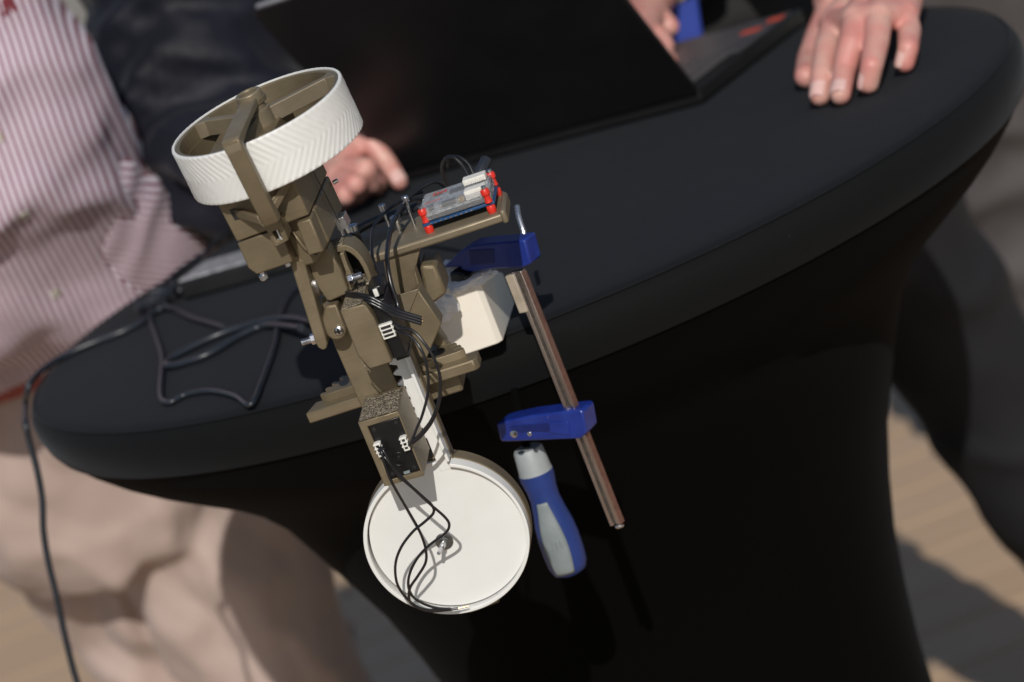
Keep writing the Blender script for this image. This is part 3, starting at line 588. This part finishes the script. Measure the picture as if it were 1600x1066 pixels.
# ================================================================== adapter and cables on the table
def cable(pts,r,name,label,mat=CABLE,cat='cable',parent=None,n=12):
    o=MB(k=1).tube([p if isinstance(p,Vector) else atz(p[0],p[1],(p[2] if len(p)>2 else r+.001)) for p in pts],r,n=n).done(name,mat,parent,smooth=80)
    if not parent: tag(o,label,cat)
    return o
cable([(700,322,.05),(640,345,.03),(560,385,.012),(464,451),(437,496),(431,535),(410,595),(392,632),(368,619),(329,611),(290,617),(264,629),(251,616),(254,562),(245,528),(236,502),(236,478),(243,460)],.0021,'loose_cable','dark cable bent into a crooked loop reaching nearest the table rim')
cable([(243,460),(250,450,.006),(275,427),(320,394),(353,364),(378,340)],.0021,'straight_cable','dark cable running up from the tangle beside the grey adapter')
cable([(500,508,.02),(485,503,.006),(455,497),(410,502),(350,520),(305,540),(268,560),(262,572),(290,566),(329,552),(380,522),(420,508),(470,512,.012)],.0028,'doubled_cable','thick cable doubled back in a narrow loop left of the arm')
cable([(236,470),(252,478,.006),(272,483),(299,496),(329,505),(352,512)],.0024,'short_cable','short cable lying between the tangle and the adapter')
cable([(262,478,.004),(240,488,.004),(222,503),(190,519),(145,536),(100,556),(66,578),(48,597)]+[(43,612,-.002),(40,632,-.014)]+[at(40,660,-.03),at(46,690,-.03),at(57,730,-.03),at(66,780,-.03),at(68,830,-.03),at(76,880,-.03),at(88,930,-.03),at(103,1000,-.03),at(122,1070,-.03),at(150,1130,-.03)],.0026,'hanging_cable','black cable running over the left table rim and hanging to the floor')
mb=MB(k=1)
for k in range(5):
    a0=k*1.3; c=atz(243,474,.006); mb.tube([c+Vector((.011*math.cos(a0+t)*(1+.2*k%2),.017*math.sin(a0+t),.003*math.sin(3*t+k)+.002*k)) for t in (0,.7,1.4,2.1,2.8)],.0018,n=8)
o=mb.done('cable_tangle',CABLE); tag(o,'small knotted tangle where the loose cables meet','cable')
A0=atz(289,472,0); A1=atz(480,418,0); ang=math.atan2(A1.y-A0.y,A1.x-A0.x)
ad=empty('power_adapter',Matrix.Translation(A0)@Matrix.Rotation(ang,4,'Z'),'black power adapter with scuffed grey top lying left of the arm','adapter')
Lx=(A1-A0).length*1000
MB().box(0,Lx,0,48,1,16).done('adapter_body',ADAPB,ad,bevel=2)
MB().box(1,Lx-1,1,47,16.2,18.5).done('adapter_top',ADAPT,ad,bevel=1)
MB().tube([(2,20,8),(-8,19,8),(-16,14,5)],3.5,n=10).done('strain_relief',CABLE,ad)
# ================================================================== laptop
HR=Vector((.172,.077,.010)); dr=Vector((.814,-.581,0)).normalized(); nb=Vector((.581,.814,0))
LT=Matrix.Identity(4)
for i,v_ in enumerate((dr,nb,Vector((0,0,1)))):
    for j in range(3): LT[j][i]=v_[j]
LT.translation=HR+Vector((0,0,-.010))
lap=empty('laptop',LT,'open black laptop seen from behind with its screen leaning toward the camera','laptop')
MB().prism([(-308,2),(0,2),(0,218),(-4,222),(-304,222),(-308,218)],1.5,15,'z').done('laptop_base',LAPT,lap,bevel=2)
MB().box(-300,-6,100,214,15,15.6).done('palm_rest',varmat('grey palm rest',(.055,.054,.062),(.085,.083,.094),40,.4),lap)
km=None
for r_ in range(6):
    for c_ in range(15):
        if km is None: o=MB().box(-8.2,8.2,-7,7,0,1.4).done('key',KEYM,lap,bevel=.4); km=o.data
        else:
            o=bpy.data.objects.new('key',km); COL.objects.link(o); o.parent=lap
        o.location=(-.291+.0193*c_,.022+.0165*r_,.0158)
MB().box(-190,-110,126,196,15.7,16).done('touchpad',LAPT,lap,bevel=.2)
MB().box(-38,-20,168,178,15.7,16.4).done('red_sticker',REDB,lap); MB().box(-22,-8,190,202,15.7,16.4).done('red_sticker',REDB,lap)
LR=Matrix.Translation((0,.004,.013))@Matrix.Rotation(R(30),4,'X')
def PL(): return MB(LR)
PL().prism([(-308,0),(0,0),(0,205),(-5,212),(-303,212),(-308,207)],-5.5,0).done('laptop_lid',LAPT,lap,bevel=1.5)
PL().box(-300,-8,.05,.6,10,204).done('screen_panel',SCREEN,lap)
PL().box(-300,-20,-4.8,-.6,211.9,214.4).done('lid_edge',SILV,lap,bevel=.6)
MB().cyl((-280,6,13),(1,0,0),5,250,20).done('hinge',LAPT,lap)
# ================================================================== people
def rings_tube(bm,pts,cap=True,n=24):
    """pts: (centre, half width, half depth, yaw) closed loft of ellipses along the path"""
    rr=[]
    C=[Vector(p[0]) for p in pts]
    for i,(c,a,b,yaw) in enumerate(pts):
        c=Vector(c); t=(C[min(i+1,len(C)-1)]-C[max(i-1,0)]).normalized()
        xa=Vector((math.cos(yaw),math.sin(yaw),0)); xa=(xa-t*xa.dot(t)).normalized(); ya=t.cross(xa)
        rr.append([bm.verts.new(c+xa*a*math.cos(2*PI*k/n)+ya*b*math.sin(2*PI*k/n)) for k in range(n)])
    for p,q in zip(rr,rr[1:]):
        for k in range(n): bm.faces.new([p[k],p[(k+1)%n],q[(k+1)%n],q[k]])
    if cap: bm.faces.new(rr[0][::-1]); bm.faces.new(rr[-1])
def organic(name,mat,lofts,parent,voxel=.008,folds=(),smooth=4,n=24):
    bm=bmesh.new()
    for l in lofts: rings_tube(bm,l,n=n)
    bmesh.ops.recalc_face_normals(bm,faces=bm.faces[:])
    me=bpy.data.meshes.new(name); bm.to_mesh(me); bm.free(); me.materials.append(mat)
    o=bpy.data.objects.new(name,me); COL.objects.link(o); 
    m=o.modifiers.new('skin','REMESH'); m.mode='VOXEL'; m.voxel_size=voxel; m.use_smooth_shade=True
    if smooth: s=o.modifiers.new('smooth','SMOOTH'); s.iterations=smooth; s.factor=.5
    dg=bpy.context.evaluated_depsgraph_get(); me2=bpy.data.meshes.new_from_object(o.evaluated_get(dg)); o.modifiers.clear(); o.data=me2
    if folds:
        nv=len(me2.vertices); co=np.empty(nv*3,'f'); me2.vertices.foreach_get('co',co); co=co.reshape(-1,3)
        no=np.empty(nv*3,'f'); me2.vertices.foreach_get('normal',no); no=no.reshape(-1,3); out=co.copy()
        for i in range(nv):
            p=Vector(co[i]); d=0
            for f in folds: d+=f(p)
            out[i]+=no[i]*d
        me2.vertices.foreach_set('co',out.ravel()); me2.update()
    me2.polygons.foreach_set('use_smooth',[True]*len(me2.polygons))
    o.parent=parent; o.matrix_parent_inverse=parent.matrix_world.inverted()
    return o
def fold(dirn,period,amp,seed=0,sharp=1.0,warp=.05):
    """ridged creases running across direction dirn, wandering and fading"""
    d=Vector(dirn).normalized()
    def f(p):
        q=Vector((p.x,p.y,p.z)); wv=noise.noise(q*7+Vector((seed,0,0)))*warp+noise.noise(q*18+Vector((0,seed,0)))*warp*.3
        s=math.sin((p.dot(d)+wv)*2*PI/period); k=.5+.5*noise.noise(q*5+Vector((0,0,seed+3)))
        return amp*(abs(s)**sharp*(1 if s>0 else -.6))*max(0,k)*1.6
    return f
def lump(scale,amp,seed=0):
    return lambda p: amp*noise.noise(p*scale+Vector((seed,seed*2,0)))
def person(x,y,label): return empty('person',(x,y,-1.1),label,'person')
def leg(x,y,top,r0,r1,lean=(0,0),yb=None):
    L=[]
    for t in (0,.12,.3,.5,.75,.95):
        z=top+( -1.03-top)*t; L.append(((x+lean[0]*t,y+lean[1]*t+.03*math.sin(PI*t),z),r0+(r1-r0)*t,(r0+(r1-r0)*t)*1.08,0))
    return L
def shoe(parent,x,y,mat,yaw=0):
    mb=MB(k=1)
    pr=[(-.10,.030,.05),(-.07,.04,.085),(0,.042,.09),(.07,.047,.065),(.13,.046,.05),(.165,.03,.038)]
    c,s=math.cos(yaw),math.sin(yaw); rings=[]
    for t,wd,h in pr: rings.append([(x+c*a*wd-s*(-t),y+s*a*wd+c*(-t),-1.098+h*b) for a,b in ((-1,0),(-1,.5),(-.6,.95),(0,1),(.6,.95),(1,.5),(1,0),(0,0))])
    mb.loft(rings); o=mb.done('shoe',mat,None,bevel=4); o.parent=parent; o.matrix_parent_inverse=parent.matrix_world.inverted()
SHOE=varmat('dark leather shoe',(.02,.016,.014),(.035,.028,.024),20,.45)
def piece(mb,name,mat,parent,**k):
    o=mb.done(name,mat,None,**k); o.parent=parent; o.matrix_parent_inverse=parent.matrix_world.inverted(); return o
# ---- person in the striped shirt
p1=person(-.50,.66,'person in burgundy striped white shirt and beige chinos standing left of the table')
yaw1=-.25
shirt=organic('striped_shirt',STRIPE,[[((-0.4904,0.505,-0.018),0.1744,0.1090,yaw1),((-0.4799,0.485,0.020),0.1823,0.1219,yaw1),((-0.4654,0.435,0.0621),0.1824,0.1281,yaw1),((-0.4600,0.3500,0.1600),0.1760,0.1250,yaw1),((-0.4700,0.3550,0.2600),0.1780,0.1250,yaw1),((-0.4800,0.3600,0.3600),0.1900,0.1200,yaw1),((-0.4800,0.3650,0.4400),0.1700,0.1000,yaw1),((-0.4800,0.3700,0.4900),0.0800,0.0700,yaw1)]],p1,.008,
  [fold((.25,.1,1),.11,.010,2,1.4,.09),fold((.9,.1,.5),.16,.007,5,1.2,.06),lump(9,.008,4)])
organic('shirt_tail',STRIPE2,[[((-.352,.48,-.075),.070,.05,.3),((-.350,.44,-.035),.092,.055,.3),((-.348,.40,.012),.082,.052,.3),((-.345,.36,.062),.060,.045,.3),((-.340,.32,.11),.036,.03,.3),((-.336,.30,.15),.012,.012,.3)]],p1,.006,[fold((0.7666,0.2886,-0.6886),0.0490,0.0033,3)])
bpy.context.view_layer.update()
def oncloth(px,py,lift=.0005):
    d=Vector(ray(px,py)).normalized(); inv=shirt.matrix_world.inverted()
    ok,hit,nn,_=shirt.ray_cast(inv@Vector(CAM),(inv.to_3x3()@d))
    return (shirt.matrix_world@hit+nn*lift,nn) if ok else (at(px,py,.25),Vector((0,-1,0)))
mb=MB(k=1)
for px,py in ((37,335),(86,457),(-4,215)):
    mb=MB(k=1); q,nn=oncloth(px,py); mb.lathe([(.0045,0),(.0047,.0008),(.0045,.0013),(.003,.0012),(.001,.0012)],tuple(q),tuple(nn),n=20); piece(mb,'shirt_button',BUTT,p1)
mb=MB(k=1)
for px,py,w_,h_ in ((10,4,9,10),(22,12,6,6),(8,18,3,8)):
    cs=[oncloth(px+w_*math.cos(2*PI*k/14),py+h_*math.sin(2*PI*k/14)*(1+.25*math.sin(3*k)),.0004)[0] for k in range(14)]
    n0=oncloth(px,py)[1]; mb.loft([[tuple(c) for c in cs],[tuple(c+n0*.0007) for c in cs]])
piece(mb,'chest_emblem',EMB,p1)
organic('belt',BELT,[[((-0.5069,0.6544,-0.104),0.180,0.1230,yaw1),((-0.5069,0.6544,-0.070),0.180,0.1230,yaw1)]],p1,.006,(),0)
organic('beige_trousers',CHINO,[[((-0.5000,0.6580,-0.070),0.1697,0.1125,yaw1),((-0.4970,0.6630,-0.110),0.1700,0.1160,yaw1),((-0.4934,0.6769,-0.1943),0.1687,0.1294,yaw1),((-0.4900,0.6881,-0.2618),0.1575,0.1294,yaw1),((-0.4788,0.6881,-0.3293),0.1237,0.1012,yaw1)],
   leg(-0.425,0.682,-0.194,.100,.080,(.03,.02)),leg(-0.558,0.767,-0.217,.095,.07,(.12,.16))],p1,.008,
  [fold((.9,.2,.35),.10,.011,1,1.6,.08),fold((-.9,.1,.45),.15,.009,8,1.6,.08),lump(11,.006,3)],smooth=6)
shoe(p1,-.415,.71,SHOE); shoe(p1,-.44,.92,SHOE,.2)
# ---- person in the navy jacket at the laptop
p2=person(.06,.62,'person in navy padded jacket typing on the open laptop')
puff=[fold((.15,.1,1),.06,.012,6,1.0,.05),fold((.5,.1,.8),.035,.004,16,1.0,.04),lump(14,.006,2)]
organic('navy_jacket',NAVY,[[((-.04,.64,-.15),.18,.14,0),((-.04,.63,0),.185,.15,0),((-.03,.62,.15),.19,.15,0),((.0,.61,.3),.20,.14,0),((.02,.61,.40),.19,.11,0),((.02,.61,.46),.08,.08,0)],
  [((-.16,.60,.38),.08,.085,0),((-.205,.55,.26),.09,.09,0),((-.22,.50,.13),.10,.10,0),((-.225,.44,.04),.095,.09,0),((-.195,.36,.05),.062,.055,0),((-.165,.30,.045),.045,.042,0)],
  [((.22,.60,.38),.085,.085,0),((.27,.58,.24),.08,.085,0),((.27,.55,.12),.07,.075,0),((.245,.50,.075),.055,.055,0),((.225,.455,.058),.042,.04,0)]],p2,.009,puff)
organic('trouser_pair',DTR,[[((.02,.64,-.16),.17,.12,0),((.02,.64,-.3),.17,.12,0)],leg(-.06,.64,-.25,.088,.06),leg(.11,.64,-.25,.088,.06)],p2,.012,[lump(10,.006,6)])
shoe(p2,-.06,.66,SHOE); shoe(p2,.11,.66,SHOE)
mb=MB(k=1); v1=[at(1030,-25,.44),at(1088,-25,.44),at(1106,100,.44),at(1050,110,.44)]
mb.loft([[tuple(a+Vector((0,dy,0))) for a in v1] for dy in (0,.012)]); piece(mb,'blue_shirt_hem',BLUES,p2,bevel=4)
organic('knitted_cuff',CUFFB,[[((.222,.452,.060),.030,.028,0),((.214,.435,.056),.029,.027,0)]],p2,.004,())
# ---- hands
def hand(parent,palm,fingers,name='hand',voxel=.0016,extra=()):
    bm=bmesh.new(); n=16
    def seg(p,q,r0,r1):
        p=Vector(p); q=Vector(q); d=q-p; L=d.length
        if L<1e-6: return
        qt=d.to_track_quat('Z','Y'); R_=[]
        for t,r in [(-r0*.95,r0*.3),(-r0*.7,r0*.72),(-r0*.35,r0*.94),(0,r0)]+[(L,r1),(L+r1*.35,r1*.94),(L+r1*.7,r1*.72),(L+r1*.95,r1*.3)]:
            R_.append([bm.verts.new(p+qt@Vector((r*math.cos(2*PI*k/n),r*math.sin(2*PI*k/n),t))) for k in range(n)])
        for a,b in zip(R_,R_[1:]):
            for k in range(n): bm.faces.new([a[k],a[(k+1)%n],b[(k+1)%n],b[k]])
        bm.faces.new(R_[0][::-1]); bm.faces.new(R_[-1])
    for p,q,r0,r1 in palm: seg(p,q,r0,r1)
    for f in fingers:
        for (p,r0),(q,r1) in zip(f,f[1:]): seg(p,q,r0,r1)
    bmesh.ops.recalc_face_normals(bm,faces=bm.faces[:])
    me=bpy.data.meshes.new(name); bm.to_mesh(me); bm.free(); me.materials.append(SKIN); o=bpy.data.objects.new(name,me); COL.objects.link(o)
    m=o.modifiers.new('r','REMESH'); m.mode='VOXEL'; m.voxel_size=voxel; s=o.modifiers.new('s','SMOOTH'); s.iterations=5
    dg=bpy.context.evaluated_depsgraph_get(); me2=bpy.data.meshes.new_from_object(o.evaluated_get(dg)); o.modifiers.clear(); o.data=me2
    me2.polygons.foreach_set('use_smooth',[True]*len(me2.polygons))
    o.parent=parent; o.matrix_parent_inverse=parent.matrix_world.inverted(); return o
def nail(parent,tip,back,r,up=Vector((0,0,1))):
    tip=Vector(tip); back=Vector(back); d=(tip-back).normalized(); s=d.cross(up).normalized(); u=s.cross(d).normalized()
    mb=MB(k=1); F=[]
    for i in range(7):
        t=-.9+i*.25; w_=r*.78*math.sqrt(max(.05,1-(max(0,t-.1)/.8)**2))
        F.append([mb.v(tuple(tip+d*r*t*1.1+s*w_*k/3+u*(math.sqrt(max(0,1-(.78*k/3)**2))*r*1.02*math.sqrt(max(.2,1-(max(0,t)*.75)**2))))) for k in range(-3,4)])
    for a,b in zip(F,F[1:]):
        for k in range(6): mb.face([a[k],a[k+1],b[k+1],b[k]])
    o=mb.done('finger_nail',NAIL,None,smooth=80); o.parent=parent; o.matrix_parent_inverse=parent.matrix_world.inverted()
# left hand of the person at right, palm down, fingers toward the camera
p3=person(.42,.60,'person in black jacket and dark trousers leaning a hand on the table at right')
def zt(px,py,z): return atz(px,py,z)
FI=[ # knuckle, middle joint, end joint, tip
 ('index',[(zt(1303,38,.040),.0105),(zt(1292,75,.032),.0098),(zt(1284,118,.020),.0086),(zt(1281,150,.009),.0078)]),
 ('middle',[(zt(1338,32,.044),.0108),(zt(1329,72,.033),.0100),(zt(1319,112,.019),.0088),(zt(1313,148,.009),.0080)]),
 ('ring',[(zt(1373,28,.042),.0104),(zt(1370,64,.031),.0096),(zt(1362,104,.020),.0086),(zt(1357,131,.009),.0078)]),
 ('little',[(zt(1413,24,.034),.0098),(zt(1421,47,.025),.0090),(zt(1419,76,.018),.0080),(zt(1414,99,.009),.0074)]),
 ('thumb',[(zt(1296,20,.028),.0120),(zt(1278,60,.020),.0110),(zt(1264,94,.013),.0098),(zt(1259,120,.010),.0090)])]
wr_=zt(1420,-75,.052)
hb_=zt(1375,-30,.045)
palm=[(wr_,FI[0][1][0][0],.021,.0125),(wr_,FI[1][1][0][0],.022,.0125),(wr_,FI[2][1][0][0],.021,.0120),(wr_,FI[3][1][0][0],.020,.0115),(wr_,FI[4][1][0][0],.018,.0130),
  (FI[0][1][0][0],FI[1][1][0][0],.0115,.0118),(FI[1][1][0][0],FI[2][1][0][0],.0118,.0115),(FI[2][1][0][0],FI[3][1][0][0],.0112,.0105),(zt(1300,0,.032),zt(1405,-5,.032),.016,.016),(zt(1330,-10,.036),zt(1390,-20,.036),.019,.019),
  (wr_,wr_+Vector((.05,.10,.03)),.024,.030)]
h3=hand(p3,palm,[f for _,f in FI])
for nm,f in FI[:4]: nail(h3,f[-1][0]+Vector((0,0,.0005)),f[-2][0],f[-1][1])
slv=[((.36,.10,.045),.030,.026,0),((.375,.17,.06),.045,.04,0),((.37,.27,.10),.055,.052,0),((.34,.40,.2),.065,.065,0),((.32,.50,.34),.075,.075,0),((.30,.56,.42),.08,.08,0)]
organic('black_jacket',BLK,[slv,[((.275,.63,-.18),.15,.11,0),((.28,.63,0),.15,.11,0),((.285,.62,.2),.15,.11,0),((.285,.61,.36),.15,.10,0),((.285,.60,.44),.09,.08,0)]],p3,.009,[fold((.3,.3,1),.09,.007,4),lump(10,.005,1)])
organic('dark_trousers',DTR,[[((.26,.62,-.14),.165,.12,0),((.265,.62,-.26),.165,.125,0),((.27,.62,-.33),.13,.11,0)],leg(.17,.62,-.28,.088,.055,(-.03,.02)),leg(.355,.62,-.26,.085,.06,(.17,.10))],p3,.009,[fold((.3,.1,1),.10,.006,3),lump(9,.007,5)])
shoe(p3,.14,.64,SHOE); shoe(p3,.52,.72,SHOE)
# hand beside the laptop (pointing finger resting on the table)
LH=Vector((-.158,.262,.034))
f2=[[(zt(552,226,.048),.0108),(zt(582,226,.044),.0098),(zt(606,256,.025),.0086),(zt(624,284,.010),.0074)],
    [(zt(540,262,.036),.0108),(zt(572,264,.034),.0100),(zt(580,285,.020),.0092),(zt(566,297,.012),.0086)],
    [(zt(530,278,.032),.0104),(zt(556,288,.028),.0096),(zt(558,303,.016),.0088),(zt(545,306,.011),.0082)],
    [(zt(520,292,.026),.0096),(zt(540,305,.022),.0088),(zt(540,313,.013),.0082),(zt(528,312,.010),.0078)],
    [(zt(530,236,.026),.0115),(zt(562,250,.018),.0105),(zt(585,276,.012),.0095),(zt(590,290,.010),.0085)]]
W2=zt(470,225,.045)
palm2=[(W2,f[0][0],.021,.0125) for f in f2]+[(f2[0][0][0],f2[1][0][0],.012,.012),(f2[1][0][0],f2[2][0][0],.012,.0115),(f2[2][0][0],f2[3][0][0],.0115,.0105),(W2,W2+Vector((-.04,.05,.0)),.023,.027)]
h2=hand(p2,palm2,f2); nail(h2,f2[0][-1][0],f2[0][-2][0],.0078)
# right hand on the keyboard
f4=[[(zt(985,20,.045),.011),(zt(1010,22,.045),.0105),(zt(1034,30,.038),.010),(zt(1046,42,.030),.0092)],
    [(zt(990,40,.04),.0105),(zt(1012,46,.04),.010),(zt(1030,56,.034),.009),(zt(1040,72,.026),.0082)],
    [(zt(1000,60,.04),.010),(zt(1022,72,.038),.0095),(zt(1036,84,.030),.0088),(zt(1046,94,.022),.008)],
    [(zt(980,70,.04),.0098),(zt(1000,90,.038),.009),(zt(1014,102,.028),.0082),(zt(1022,110,.022),.0076)],
    [(zt(975,0,.045),.012),(zt(1000,-4,.045),.011),(zt(1022,0,.04),.010),(zt(1036,8,.034),.009)]]
W4=Vector((.206,.43,.052))
hand(p2,[(W4,f[0][0],.02,.0125) for f in f4]+[(f4[i][0][0],f4[i+1][0][0],.0115,.0115) for i in range(3)],f4)
# ---- person far right in grey trousers
p5=person(.86,1.75,'person in grey trousers standing farther back at the right edge')
organic('grey_trousers',GTR,[[((.82,1.75,.05),.2,.13,.1),((.82,1.75,-.15),.23,.15,.1),((.82,1.75,-.3),.24,.14,.1)],leg(.72,1.75,-.22,.16,.12,(-.02,0)),leg(.94,1.8,-.22,.15,.10,(.02,0))],p5,.014,[fold((.2,.1,1),.10,.012,3),lump(7,.012,5)])
organic('dark_coat',BLK,[[((.86,1.75,.02),.23,.15,.1),((.86,1.75,.3),.25,.15,.1),((.86,1.75,.45),.18,.12,.1)]],p5,.014,[lump(7,.01,5)])
shoe(p5,.74,1.73,SHOE); shoe(p5,1.0,1.78,SHOE)
